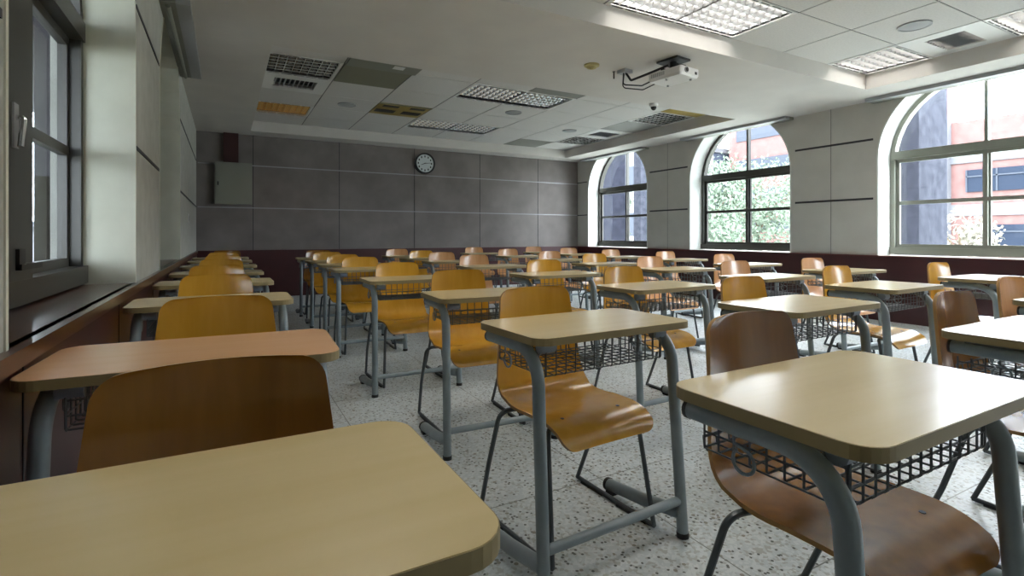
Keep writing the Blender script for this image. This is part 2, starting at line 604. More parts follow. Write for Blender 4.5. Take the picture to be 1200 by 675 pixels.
# ------------------------------------------------------------------ ceiling
CA = (0.36, 6.48, 5.08, 9.40)
CB = (0.36, 6.48, -1.96, 3.32)
struct(MB().box((XL, YF, CEIL), (CA[0], YB, 3.15)).box((CA[1], YF, CEIL), (XR, YB, 3.15))
       .box((CA[0], YF, CEIL), (CA[1], CB[2], 3.15)).box((CA[0], CB[3], CEIL), (CA[1], CA[2], 3.15))
       .box((CA[0], CA[3], CEIL), (CA[1], YB, 3.15)).box((CA[0], YF, 3.12), (CA[1], YB, 3.18))
       .build('ceiling', M['ceiling']), 'off-white painted ceiling with two recessed tiled coffers')

TW = 0.765
XA = [0.36 + TW * k for k in range(9)]
YA = [5.08 + 0.72 * k for k in range(7)]
YBc = [3.32 - 0.66 * k for k in range(9)]
YBc.reverse()
skipA, skipB = set(), set()


def cells(i, j, ni=1):
    return [(i + k, j) for k in range(ni)]


# fixtures: (column, row, columns wide)
A_LIGHTS = [(0, 1, 1, 'off'), (0, 4, 1, 'warm'), (3, 1, 2, 'off'), (3, 4, 2, 'off'), (7, 1, 1, 'off'), (7, 4, 1, 'off')]
B_LIGHTS = [(3, 7, 2, 'on'), (7, 7, 1, 'on'), (7, 5, 1, 'on'), (0, 7, 1, 'on'), (3, 4, 2, 'on'), (0, 4, 1, 'on'), (3, 1, 2, 'on'), (7, 3, 1, 'on'), (7, 1, 1, 'on')]  # first three are visible; the others are added to light the foreground
A_VENTS = [(0, 2), (7, 3)]
B_VENTS = [(7, 6)]
for i, j, n, _ in A_LIGHTS:
    skipA |= set(cells(i, j, n))
for i, j, n, _ in B_LIGHTS:
    skipB |= set(cells(i, j, n))
skipA |= set(A_VENTS) | {(4, 0), (6, 5), (7, 2), (2, 3), (7, 0), (1, 1)}
skipB |= set(B_VENTS)
m = MB()
for XS, YS, sk in ((XA, YA, skipA), (XA, YBc, skipB)):
    for i in range(len(XS) - 1):
        for j in range(len(YS) - 1):
            if (i, j) not in sk:
                m.box((XS[i] + 0.0075, YS[j] + 0.006, TILE), (XS[i + 1] - 0.0075, YS[j + 1] - 0.006, TILE + 0.02))
trim(m, M['tile'], 'square pale ceiling tiles filling the two coffers')
m = MB()
for YS in (YA, YBc):
    for x in XA[1:-1]:
        m.box((x - 0.010, YS[0], TILE + 0.004), (x + 0.010, YS[-1], TILE + 0.03))
    for y in YS[1:-1]:
        m.box((XA[0], y - 0.009, TILE + 0.004), (XA[-1], y + 0.009, TILE + 0.03))
trim(m, M['tbar'], 'dark grid lines between the ceiling tiles')
# odd-coloured panels in the coffer (lift-out tiles)
def loose_tile(i, j, mt, label, XS=XA, YS=YA):
    o = MB().box((-TW / 2 + 0.006, -0.355, 0), (TW / 2 - 0.006, 0.355, 0.02)).build('ceiling_panel', mt, None)
    o.location = ((XS[i] + XS[i + 1]) / 2, (YS[j] + YS[j + 1]) / 2, TILE)
    return tag(o, label, 'ceiling panel', 'discoloured ceiling panels')


loose_tile(4, 0, M['greytile'], 'dark grey ceiling panel at the front edge of the far coffer, past the central louvre light')
loose_tile(6, 5, M['greytile'], 'dark grey ceiling panel in the last row by the back wall')
loose_tile(7, 2, M['greytile'], 'dark grey ceiling panel behind the right-hand louvre light of the far coffer')
loose_tile(7, 0, M['gold'], 'amber-stained ceiling panel in the right front corner of the far coffer')


def louver_light(i, j, n, state, XS, YS, label):
    x0, x1, y0, y1 = XS[i], XS[i + n], YS[j], YS[j + 1]
    W, D = x1 - x0, y1 - y0
    t = thing('louver_light', label, 'ceiling light', ((x0 + x1) / 2, (y0 + y1) / 2, TILE), 0, 'louvred ceiling lights in the coffers')
    W2, D2 = W / 2 - 0.006, D / 2 - 0.006
    b = 0.035
    f = MB()
    f.box((-W2, -D2, -0.004), (W2, -D2 + b, 0.02)).box((-W2, D2 - b, -0.004), (W2, D2, 0.02))
    f.box((-W2, -D2 + b, -0.004), (-W2 + b, D2 - b, 0.02)).box((W2 - b, -D2 + b, -0.004), (W2, D2 - b, 0.02))
    fr = f.build('light_frame', M['fixture'], t)
    s = MB()       # air slots in the frame
    k = int(round(W / 0.16))
    for q in range(k):
        cx = -W2 + 0.05 + (W - 0.1) * (q + 0.5) / k
        s.box((cx - 0.055, -D2 + 0.011, -0.0055), (cx + 0.055, -D2 + 0.024, -0.0045))
        s.box((cx - 0.055, D2 - 0.024, -0.0055), (cx + 0.055, D2 - 0.011, -0.0045))
    s.build('air_slots', M['black'], fr)
    r = MB()
    r.box((-W2 + b, -D2 + b, 0.10), (W2 - b, D2 - b, 0.11))
    rm = {'on': M['lit'], 'off': M['unlit'], 'warm': M['warm']}[state]
    r.build('reflector', rm, t)
    sd = MB()
    sd.box((-W2 + b - 0.006, -D2 + b, 0.0), (-W2 + b, D2 - b, 0.11)).box((W2 - b, -D2 + b, 0.0), (W2 - b + 0.006, D2 - b, 0.11))
    sd.box((-W2 + b, -D2 + b - 0.006, 0.0), (W2 - b, -D2 + b, 0.11)).box((-W2 + b, D2 - b, 0.0), (W2 - b, D2 - b + 0.006, 0.11))
    sd.build('housing', M['louver_white'] if state == 'on' else M['mirror'], t)
    if state != 'on':
        for q in range(3):
            yy = -D2 + b + (2 * D2 - 2 * b) * (q + 0.5) / 3
            MB().tube([(-W2 + b, yy, 0.075), (W2 - b, yy, 0.075)], 0.013, 8).build('tube', M['warm_tube'] if state == 'warm' else M['tube_off'], t)
    lv = MB()
    nx, ny = int(round(W / 0.096)), 6
    lx, ly = (2 * W2 - 2 * b) / nx, (2 * D2 - 2 * b) / ny
    h, tw, bw = 0.045, 0.013, 0.0015
    for q in range(1, nx):
        x = -W2 + b + lx * q
        y0_, y1_ = -D2 + b, D2 - b
        lv.add([(x - bw, y0_, 0.004), (x + bw, y0_, 0.004), (x - tw, y0_, h), (x + tw, y0_, h),
                (x - bw, y1_, 0.004), (x + bw, y1_, 0.004), (x - tw, y1_, h), (x + tw, y1_, h)],
               [(0, 4, 6, 2), (1, 3, 7, 5), (0, 1, 5, 4), (2, 6, 7, 3)])
    for q in range(1, ny):       # cross blades with curved reflecting flanks
        y = -D2 + b + ly * q
        xa, xb = -W2 + b, W2 - b
        K = 5
        vs, fs = [], []
        npt = nx * K + 1
        for a in range(npt):
            xx = xa + (xb - xa) * a / (npt - 1)
            bul = math.sin(PI * (a % K) / K)
            for p, z in ((-bw, 0.004), (-0.003 - 0.007 * bul, 0.018), (-0.006 - 0.017 * bul, 0.032), (-0.012 - 0.022 * bul, h),
                         (0.012 + 0.022 * bul, h), (0.006 + 0.017 * bul, 0.032), (0.003 + 0.007 * bul, 0.018), (bw, 0.004)):
                vs.append((xx, y + p, z))
        for a in range(npt - 1):
            for c8 in range(7):
                fs.append((a * 8 + c8, a * 8 + c8 + 1, a * 8 + 9 + c8, a * 8 + 8 + c8))
            fs.append((a * 8 + 7, a * 8, a * 8 + 8, a * 8 + 15))
        lv.add(vs, fs, True)
    lv.build('louver', {'on': M['louver_white'], 'off': M['mirror'] if n == 2 else M['mirror_dark'], 'warm': M['mirror_amber']}[state], t, fix=False)
    if n == 1 and state == 'off':
        ed = MB()  # pale strips standing for light caught on the blade edges
        for q in range(1, nx):
            x = -W2 + b + lx * q
            ed.box((x - 0.003, -D2 + b, 0.001), (x + 0.003, D2 - b, 0.004))
        for q in range(1, ny):
            y = -D2 + b + ly * q
            ed.box((-W2 + b, y - 0.003, 0.001), (W2 - b, y + 0.003, 0.004))
        ed.build('louver_edges', M['fixture'], t)
    return t


lab = {(0, 1): 'unlit mirrored louvre light in the front left corner of the far coffer',
       (0, 4): 'louvre light with amber reflections near the back left corner of the ceiling',
       (3, 1): 'long unlit mirrored louvre light, the larger one in the middle of the far coffer',
       (3, 4): 'long unlit mirrored louvre light nearest the clock wall',
       (7, 1): 'small unlit louvre light by the right rim of the far coffer, behind the amber panel',
       (7, 4): 'small dull louvre light at the back right of the far coffer'}
for i, j, n, s in A_LIGHTS:
    louver_light(i, j, n, s, XA, YA, lab[(i, j)])
labB = {(3, 7): 'long lit louvre light above the projector at the top of the photo',
        (7, 7): 'small lit louvre light in the coffer corner beside the air vent',
        (7, 5): 'lit louvre light cut off by the right edge of the photo, past the air vent',
        (0, 7): 'lit louvre light above the viewer, far left of the near coffer',
        (3, 4): 'long lit louvre light directly overhead of the viewer',
        (0, 4): 'small lit louvre light overhead at the left',
        (3, 1): 'long lit louvre light behind the viewer',
        (7, 3): 'small lit louvre light overhead on the right', (7, 1): 'small lit louvre light behind the viewer on the right'}
for i, j, n, s in B_LIGHTS:
    louver_light(i, j, n, s, XA, YBc, labB[(i, j)])


def vent(i, j, XS, YS, label):
    x0, x1, y0, y1 = XS[i], XS[i + 1], YS[j], YS[j + 1]
    t = thing('air_vent', label, 'air vent', ((x0 + x1) / 2, (y0 + y1) / 2, TILE), 0, 'ceiling air vents')
    W2, D2 = (x1 - x0) / 2 - 0.006, (y1 - y0) / 2 - 0.004
    iw, idp = W2 - 0.14, D2 - 0.17
    f = MB()
    f.box((-W2, -D2, -0.002), (W2, -idp, 0.02)).box((-W2, idp, -0.002), (W2, D2, 0.02))
    f.box((-W2, -idp, -0.002), (-iw, idp, 0.02)).box((iw, -idp, -0.002), (W2, idp, 0.02))
    f.build('vent_frame', M['fixture'], t)
    MB().box((-iw, -idp, 0.05), (iw, idp, 0.055)).build('duct', M['black'], t)
    s = MB()
    for q in range(9):
        x = -iw + 2 * iw * (q + 0.5) / 9
        s.add([(x - 0.016, -idp, 0.0), (x - 0.013, -idp, 0.0), (x + 0.016, -idp, 0.035), (x + 0.013, -idp, 0.035),
               (x - 0.016, idp, 0.0), (x - 0.013, idp, 0.0), (x + 0.016, idp, 0.035), (x + 0.013, idp, 0.035)],
              [(0, 1, 5, 4), (0, 4, 7, 3), (1, 2, 6, 5), (3, 7, 6, 2)])
    s.build('slats', M['grey_plastic'], t)


vent(0, 2, XA, YA, 'air vent between the two left-hand louvre lights of the far coffer')
vent(7, 3, XA, YA, 'air vent on the right of the far coffer, above the farthest arched window')
vent(7, 6, XA, YBc, 'air vent beside the small lit louvre light at the top right')


def speaker(x, y, label):
    t = thing('ceiling_speaker', label, 'speaker', (x, y, TILE), 0, 'round ceiling speakers')
    n = 28
    MB().ring([(0.125 * math.cos(2 * PI * k / n), 0.125 * math.sin(2 * PI * k / n)) for k in range(n)],
              [(0.108 * math.cos(2 * PI * k / n), 0.108 * math.sin(2 * PI * k / n)) for k in range(n)], -0.012, 0, 'z').build('rim', M['grey_plastic'], t)
    vs = [(0, 0, -0.016)]
    fs = []
    for r, z in ((0.06, -0.014), (0.11, -0.008)):
        for k in range(n):
            vs.append((r * math.cos(2 * PI * k / n), r * math.sin(2 * PI * k / n), z))
    for k in range(n):
        fs.append((0, 1 + k, 1 + (k + 1) % n))
        fs.append((1 + k, 1 + n + k, 1 + n + (k + 1) % n, 1 + (k + 1) % n))
    MB().add(vs, fs, True).build('grille', M['grey_plastic'], t)


speaker((XA[1] + XA[2]) / 2, (YA[3] + YA[4]) / 2, 'round grey ceiling speaker behind the olive box in the far coffer')
speaker((XA[4] + XA[5]) / 2, (YA[2] + YA[3]) / 2, 'round ceiling speaker behind the long central louvre light')
speaker((XA[6] + XA[7]) / 2, (YA[3] + YA[4]) / 2, 'round ceiling speaker in the right half of the far coffer')
speaker((XA[6] + XA[7]) / 2, (YBc[6] + YBc[7]) / 2, 'large round grey ceiling speaker between tiles at the top right')

# access box hanging in the far coffer
t = thing('ceiling_unit', 'olive grey ceiling panel with slim casing beside the front left louvre light', 'ceiling unit', ((XA[1] + XA[2]) / 2, 5.86, TILE))
MB().box((-0.37, -0.055, -0.004), (0.37, 0.655, 0.016)).build('bottom_panel', M['olive'], t)
MB().box((-0.37, -0.45, -0.022), (0.40, -0.07, 0.0)).build('front_casing', M['panel_box'], t)
MB().box((0.10, -0.30, -0.026), (0.22, -0.20, -0.022)).build('label_plate', M['fixture'], t)
# fitting whose amber colour stands for warm reflected light
t = thing('amber_ceiling_fitting', 'amber stained ceiling fitting with black gaps, left of the light nearest the clock', 'ceiling fitting', ((XA[2] + XA[3]) / 2, (YA[3] + YA[4]) / 2, TILE))
MB().box((-0.376, -0.356, 0), (0.376, 0.356, 0.02)).build('panel', M['gold'], t)
for x0, x1 in ((-0.34, -0.05), (0.06, 0.34)):
    MB().box((x0, 0.03, -0.004), (x1, 0.20, 0)).build('gap', M['black'], t)
    MB().box((x0 + 0.04, -0.24, -0.004), (x1 - 0.02, -0.14, 0)).build('gap', M['black'], t)
MB().box((-0.376, -0.356, -0.012), (0.376, -0.33, 0)).build('edge_strip', M['olive'], t)

# blind boxes along the heads of the windows
for side, wins in ((1, RW), (-1, LW)):
    for k, (a, b) in enumerate(wins):
        if side > 0 and k == 0:
            continue
        xw = XR if side > 0 else XL
        x_in = xw - side * 0.19
        nm = {(1, 0): 'grey blind box at the ceiling over the arched window behind the viewer on the right',
              (1, 1): 'grey blind box at the ceiling over the nearest right arched window',
              (1, 2): 'grey blind box at the ceiling over the middle right arched window',
              (1, 3): 'grey blind box at the ceiling over the farthest right arched window',
              (-1, 0): 'grey blind box at the ceiling over the nearest left window',
              (-1, 1): 'dark underside of the blind box over the second left window'}[(side, k)]
        t = thing('blind_box', nm, 'blind box', (xw, (a + b) / 2, CEIL), 0, 'blind boxes over the windows')
        L = (b - a) / 2 + 0.04
        xa, xb = sorted((0, -side * 0.19))
        xs, xe = sorted((-side * 0.10, -side * 0.19))
        MB().box((xs, -L, -0.04), (xe, L, 0)).build('casing', M['grey_plastic'], t)  # grey stands for the shade under a ceiling-coloured box
        xs, xe = sorted((0, -side * 0.10))
        MB().box((xs, -L, -0.038), (xe, L, 0)).build('back_plate', M['panel_box'], t)  # darker plate stands for the shaded blind slot
        if side < 0:
            MB().tube([(-side * 0.05, -L + 0.05, -0.045), (-side * 0.05, L - 0.05, -0.045)], 0.017, 12).build('rolled_blind', M['alulight'] if side > 0 else M['panel_box'], t)
        if side < 0:
            MB().box((-0.008 - side * 0.05, L - 0.05, -0.06), (0.008 - side * 0.05, L - 0.03, 0)).build('end_bracket', M['black'], t)


# ------------------------------------------------------------------ windows
def window(idx, side, xf, a, b, label):
    """aluminium arched window; xf = inner face, built outward"""
    t = struct(thing('window_%d' % idx, label, 'window', (xf, (a + b) / 2, 0)))
    del t['category']
    h = (b - a) / 2
    s = side

    def X(u0, u1):
        return tuple(sorted((s * u0, s * u1)))
    x0, x1 = X(0, 0.09)
    A = M['alu_mid'] if (side > 0 and idx in (1, 2)) else M['alu']
    zb = 0.81
    MB().ring(archpath(-h + 0.014, h - 0.014, zb, 2.0), archpath(-h + 0.014, h - 0.014, zb, 2.0, 0.05), x0, x1, 'x').build('window_frame', A, t)
    x0, x1 = X(-0.012, 0.10)
    MB().box((x0, -h + 0.03, 2.0), (x1, h - 0.03, 2.095)).build('transom', A, t)
    x0, x1 = X(0.01, 0.08)
    MB().box((x0, -0.016, 2.095), (x1, 0.016, 2.0 + h - 0.05)).build('mullion', A, t)
    x0, x1 = X(-0.02, 0.09)
    MB().box((x0, -h + 0.016, zb), (x1, h - 0.016, zb + 0.085)).build('bottom_rail', A, t)
    # upper glass
    g = [(h - 0.06, 2.09)] + [((h - 0.06) * math.cos(PI * k / 24), 2.0 + (h - 0.06) * math.sin(PI * k / 24)) for k in range(2, 23)] + [(-h + 0.06, 2.09)]
    MB().prism(g, s * 0.045, s * 0.049, 'x').build('glass_pane', M['glass'], t)
    # two sliding sashes
    for q, (ya, yb) in enumerate(((-h + 0.06, 0.03), (-0.03, h - 0.06))):
        u = 0.008 if q == (0 if s > 0 else 0) else 0.045
        x0, x1 = X(u, u + 0.034)
        zb2, zt2, fw = zb + 0.085, 2.0, 0.042
        if side < 0 and q == 1:
            pass
        f = MB()
        f.box((x0, ya, zb2), (x1, ya + fw, zt2)).box((x0, yb - fw, zb2), (x1, yb, zt2))
        f.box((x0, ya + fw, zb2), (x1, yb - fw, zb2 + fw)).box((x0, ya + fw, zt2 - fw), (x1, yb - fw, zt2))
        f.box((x0, ya + fw, 1.43), (x1, yb - fw, 1.475))
        sash = f.build('sash', A, t)
        gx = s * (u + 0.015)
        MB().box((min(gx, gx + s * 0.004), ya + fw - 0.005, zb2 + fw - 0.005), (max(gx, gx + s * 0.004), yb - fw + 0.005, 1.435)).build('lower_glass', M['glass'], sash)
        MB().box((min(gx, gx + s * 0.004), ya + fw - 0.005, 1.47), (max(gx, gx + s * 0.004), yb - fw + 0.005, zt2 - fw + 0.005)).build('upper_glass', M['glass'], sash)
    return t


wl = ['arched aluminium window on the right behind the viewer', 'large arched window nearest on the right, with pale frame',
      'middle arched window of the right wall, trees outside', 'farthest arched window of the right wall, by the back corner']
for k, (a, b) in enumerate(RW):
    window(k + 1, 1, XFR, a, b, wl[k])
wl = ['dark framed window at the left edge with lever handle', 'second window of the left wall, seen edge-on']
for k, (a, b) in enumerate(LW):
    t = window(k + 5, -1, XFL, a, b, wl[k])
    if k == 0:
        # broad meeting stile with a lever handle
        st = MB().box((-0.002, -0.24, 0.895), (0.018, 0.055, 2.0)).build('meeting_stile', M['alu'], t)
        hd = MB().box((0.018, -0.155, 1.33), (0.024, -0.11, 1.475)).build('handle_plate', M['grey_plastic'], st)
        MB().tube(fillet([(0.022, -0.133, 1.43), (0.042, -0.133, 1.43), (0.044, -0.155, 1.38), (0.044, -0.17, 1.33)], 0.01), 0.009, 8).build('lever', M['chrome'], st)
        MB().box((0.018, -0.12, 0.93), (0.034, 0.10, 0.95)).box((0.018, -0.12, 0.93), (0.028, -0.06, 1.0)).build('latch', M['black'], st)

# ------------------------------------------------------------------ wall-mounted things
t = thing('chalkboard', 'dark green chalkboard on the front wall behind the viewer', 'chalkboard', (3.3, YF, 0.85))  # added out of view to cut light bounced off the front wall
MB().box((-2.6, 0.002, 0), (2.6, 0.03, 1.3)).build('board_surface', mat('chalkboard_green', (0.02, 0.05, 0.04), 0.7), t)
MB().ring([(-2.64, -0.04), (2.64, -0.04), (2.64, 1.34), (-2.64, 1.34)], [(-2.6, 0), (2.6, 0), (2.6, 1.3), (-2.6, 1.3)], 0.002, 0.04, 'y').build('board_frame', M['alulight'], t)
# clock
t = thing('wall_clock', 'round white-faced wall clock with black rim high on the back wall', 'clock', (3.42, YB - 0.002, 2.455))
n = 40
circ = lambda r: [(r * math.cos(2 * PI * k / n), r * math.sin(2 * PI * k / n)) for k in range(n)]
MB().ring(circ(0.205), circ(0.175), -0.05, 0, 'y').build('rim', M['black'], t)
MB().prism(circ(0.178), -0.03, -0.002, 'y').build('dial', M['clock_face'], t)
m = MB()
for k in range(12):
    a = 2 * PI * k / 12
    c, s_ = math.sin(a) * 0.135, math.cos(a) * 0.135
    ww = 0.011
    m.box((c - ww, -0.034, s_ - 0.018), (c + ww, -0.0305, s_ + 0.018))
m.build('hour_numerals', M['black'], t)


def hand(ang, L, wd, yy, name):
    a = math.radians(ang)
    d = (math.sin(a), math.cos(a))
    p = (-d[1], d[0])
    pts = [(-d[0] * 0.02 + p[0] * wd, -d[1] * 0.02 + p[1] * wd), (-d[0] * 0.02 - p[0] * wd, -d[1] * 0.02 - p[1] * wd),
           (d[0] * L - p[0] * wd * .5, d[1] * L - p[1] * wd * .5), (d[0] * L + p[0] * wd * .5, d[1] * L + p[1] * wd * .5)]
    MB().prism(pts, yy, yy + 0.002, 'y').build(name, M['black'], t)


hand(248, 0.085, 0.008, -0.038, 'hour_hand')
hand(84, 0.125, 0.006, -0.042, 'minute_hand')

# electrical cabinet and duct
t = thing('electrical_cabinet', 'grey painted steel cabinet on the back wall near the left corner', 'cabinet', (0.12, YB, 1.56))
MB().box((-0.27, -0.12, 0), (0.27, -0.002, 0.68)).build('cabinet_body', M['panel_box'], t)
d = MB().box((-0.25, -0.13, 0.04), (0.22, -0.12, 0.66)).build('cabinet_door', M['panel_box'], t)
MB().box((-0.235, -0.137, 0.30), (-0.215, -0.13, 0.36)).build('handle', M['black'], d)
o = MB().box((-0.11, -0.07, 0), (0.11, -0.002, CEIL - 2.24)).build('cable_duct', M['dark_red'])
o.location = (0.08, YB, 2.24)
tag(o, 'dark red upright duct between the steel cabinet and the ceiling', 'duct')
# small socket on the left wall
t = thing('wall_socket', 'small white socket plate on the left wall near the back', 'socket', (XL, 7.7, 1.26))
MB().box((0, -0.04, -0.06), (0.008, 0.04, 0.06)).build('cover_plate', M['white_plastic'], t)
MB().box((0.008, -0.015, -0.03), (0.010, 0.015, 0.03)).build('socket_face', M['grey_plastic'], t)

# projector on the ceiling beam
t = thing('projector', 'white projector hung from the ceiling beam on a black bracket', 'projector', (3.78, 3.66, CEIL), -1.45)
MB().box((-0.12, -0.10, -0.02), (0.12, 0.10, 0)).tube([(0, 0, -0.02), (0, 0, -0.10)], 0.035, 12).box((-0.13, -0.07, -0.112), (0.13, 0.07, -0.098)) \
    .box((-0.10, -0.06, -0.06), (-0.085, 0.06, -0.105)).box((0.085, -0.06, -0.06), (0.10, 0.06, -0.105)).build('mount', M['black'], t)
pts = rrect(-0.19, -0.14, 0.19, 0.14, 0.022)
b_ = MB()
top = [(x, y, -0.115) for x, y in pts]
mid = [(x, y, -0.175) for x, y in pts]
bot = [(x * 0.94, y * 0.93, -0.195) for x, y in pts]
N = len(pts)
b_.add(top + mid + bot, [(i, (i + 1) % N, N + (i + 1) % N, N + i) for i in range(N)] + [(N + i, N + (i + 1) % N, 2 * N + (i + 1) % N, 2 * N + i) for i in range(N)]
       + [tuple(range(N)), tuple(range(2 * N, 3 * N))])
body = b_.build('projector_body', M['white_plastic'], t)
m = MB()
for k in range(7):
    m.box((-0.194, -0.115 + k * 0.016, -0.165), (-0.189, -0.107 + k * 0.016, -0.125))
for k in range(9):
    m.box((-0.15 + k * 0.018, -0.1415, -0.162), (-0.141 + k * 0.018, -0.139, -0.125))
m.build('vent_grille', M['grey_plastic'], body)
MB().tube([(0.180, -0.06, -0.148), (0.200, -0.06, -0.148)], 0.026, 16).build('lens_ring', M['grey_plastic'], body)
MB().tube([(0.195, -0.06, -0.148), (0.203, -0.06, -0.148)], 0.019, 16).build('lens', M['black'], body)
MB().box((0.188, 0.07, -0.17), (0.193, 0.10, -0.145)).build('port', M['black'], body)
for x, y in ((-0.13, 0.09), (0.13, 0.09), (0.0, -0.10)):
    MB().tube([(x, y, -0.195), (x, y, -0.21)], 0.012, 8).build('foot', M['grey_plastic'], body)
m = MB()
m.tube(fillet([(-0.02, -0.05, -0.05), (-0.18, -0.15, -0.11), (-0.38, -0.17, -0.13), (-0.47, -0.14, -0.03)], 0.03), 0.012, 8)
m.tube(fillet([(-0.188, -0.05, -0.15), (-0.30, -0.10, -0.19), (-0.46, -0.20, -0.16), (-0.48, -0.16, -0.03)], 0.04), 0.007, 6)
m.tube(fillet([(-0.188, 0.02, -0.16), (-0.32, -0.06, -0.22), (-0.49, -0.17, -0.18), (-0.47, -0.18, -0.03)], 0.04), 0.006, 6)
m.build('cables', M['cable'], t)
MB().box((-0.53, -0.21, -0.035), (-0.42, -0.10, 0.0)).build('junction_box', M['grey_plastic'], t)

# small ceiling fittings
t = thing('dome_camera', 'small white dome camera with black eye on the beam before the far coffer', 'camera', (4.80, 4.98, CEIL))
MB().tube([(0, 0, 0), (0, 0, -0.03), (0, 0, -0.045)], [0.055, 0.055, 0.03], 20).build('camera_base', M['white_plastic'], t)
MB().tube([(0, 0, -0.04), (0, 0, -0.06), (0, 0, -0.075), (0, 0, -0.085)], [0.036, 0.035, 0.026, 0.010], 16).build('camera_eye', M['black'], t)
t = thing('smoke_detector', 'round yellowed smoke detector on the ceiling left of the projector', 'smoke detector', (3.17, 4.14, CEIL))
MB().tube([(0, 0, 0), (0, 0, -0.014), (0, 0, -0.016), (0, 0, -0.035)], [0.075, 0.075, 0.055, 0.045], 24).build('detector_base', M['yellowed'], t)
MB().tube([(0, 0, -0.035), (0, 0, -0.045)], [0.022, 0.018], 14).build('sensor_cap', M['yellowed'], t)
t = thing('cable_hook', 'small black hook hanging from the ceiling between smoke detector and projector', 'hook', (3.50, 4.20, CEIL))
MB().box((-0.012, -0.012, -0.004), (0.012, 0.012, 0)).build('hook_plate', M['black'], t)
MB().tube([(0, 0, 0), (0, 0, -0.075)], 0.008, 8).build('hook_stem', M['black'], t)


# ------------------------------------------------------------------ the desk
def copy_tree(o, parent=None):
    c = o.copy()
    COL.objects.link(c)
    if parent:
        c.parent = parent
        c.matrix_parent_inverse = o.matrix_parent_inverse.copy()
    for ch in list(o.children):
        copy_tree(ch, c)
    return c


DW, DD = 0.652, 0.385


def make_desk(topmat):
    t = thing('school_desk', 'desk', 'desk')
    hw, hd = DW / 2, DD / 2
    o_, i_ = rrect(-hw, -hd, hw, hd, 0.05), rrect(-hw + .0015, -hd + .0015, hw - .0015, hd - .0015, 0.0485)
    top = MB().prism(i_, 0.728, 0.75, 'z').build('tabletop', topmat, t)
    MB().ring(o_, i_, 0.7272, 0.7492, 'z').build('edge_band', M['band'], top)
    for s in (-1, 1):
        x = s * 0.283
        leg = MB().tube(fillet([(x, 0.165, 0.700), (x, -0.125, 0.700), (s * 0.292, -0.172, 0.012)], 0.105, 9), 0.0195, 14).build('leg', M['steel'], t)
        MB().tube([(x, 0.164, 0.700), (x, 0.172, 0.700)], 0.0205, 14).build('end_cap', M['black'], leg)
        MB().tube([(s * 0.292, -0.1715, 0.018), (s * 0.292, -0.172, 0.0)], 0.0215, 14).build('foot_cap', M['black'], leg)
        ft = MB().tube([(s * 0.291, -0.165, 0.082), (s * 0.291, 0.02, 0.050), (s * 0.291, 0.205, 0.030)], 0.0235, 14).build('foot', M['steel'], t)
        MB().tube([(s * 0.291, 0.200, 0.0305), (s * 0.291, 0.214, 0.029)], 0.0255, 14).box((s * 0.291 - 0.018, 0.165, 0.0), (s * 0.291 + 0.018, 0.205, 0.012)).build('foot_cap', M['black'], ft)
        xa, xb = sorted((s * 0.264, s * 0.212))
        MB().tube([(xa, -0.105, 0.704), (xb, -0.105, 0.704)], 0.019, 10).box((xa + 0.01, -0.118, 0.715), (xb - 0.01, -0.092, 0.7285)).build('bracket', M['bracket'], t)
        # plate joining leg tube and top
        MB().box((x - 0.010, -0.03, 0.716), (x + 0.010, 0.13, 0.7285)).build('top_rail', M['wire'], t)
        # curled bag hook
        pts = [(x - s * 0.004, 0.07, 0.684), (x - s * 0.002, 0.068, 0.665)]
        for k in range(14):
            a = math.radians(110 + 300 * k / 13)
            pts.append((x + s * 0.002, 0.045 + 0.022 * math.cos(a), 0.640 + 0.022 * math.sin(a)))
        MB().tube(pts, 0.0032, 6).build('bag_hook', M['steel'], t)
    MB().tube([(-0.291, -0.163, 0.125), (0.291, -0.163, 0.125)], 0.0155, 12).build('crossbar', M['steel'], t)
    # wire basket
    m = MB()
    x0, x1, y0, y1, z0, z1, r = -0.245, 0.245, -0.115, 0.165, 0.615, 0.722, 0.0024
    nx, ny = 13, 8
    for k in range(nx + 1):
        x = x0 + (x1 - x0) * k / nx
        m.tube([(x, y0, z1), (x, y0, z0 + 0.006), (x, y0 + 0.006, z0), (x, y1, z0), (x, y1 + 0.003, z0 + 0.022)], r, 5)
    for k in range(ny + 1):
        y = y0 + 0.005 + (y1 - y0 - 0.005) * k / ny
        m.tube([(x0, y, z1 if y < 0.11 else z0 + 0.05), (x0, y, z0 + 0.005), (x0 + 0.005, y, z0 + 0.002), (x1 - 0.005, y, z0 + 0.002), (x1, y, z0 + 0.005), (x1, y, z1 if y < 0.11 else z0 + 0.05)], r, 5)
    for z, ye in ((z0 + 0.034, y1), (z0 + 0.068, 0.10)):
        m.tube([(x0, ye, z), (x0, y0, z), (x1, y0, z), (x1, ye, z)], r, 5)
    m.tube([(x0, y1 + 0.003, z0 + 0.022), (x1, y1 + 0.003, z0 + 0.022)], 0.003, 5)
    m.build('wire_basket', M['wire'], t)
    return t


# ------------------------------------------------------------------ the chair
def catmull(P, n):
    out_ = []
    for i in range(len(P) - 1):
        p0, p1, p2, p3 = P[max(i - 1, 0)], P[i], P[i + 1], P[min(i + 2, len(P) - 1)]
        for k in range(n):
            s = k / n
            out_.append(tuple(0.5 * (2 * b + (c - a) * s + (2 * a - 5 * b + 4 * c - d) * s * s + (-a + 3 * b - 3 * c + d) * s ** 3)
                              for a, b, c, d in zip(p0, p1, p2, p3)))
    out_.append(P[-1])
    return out_


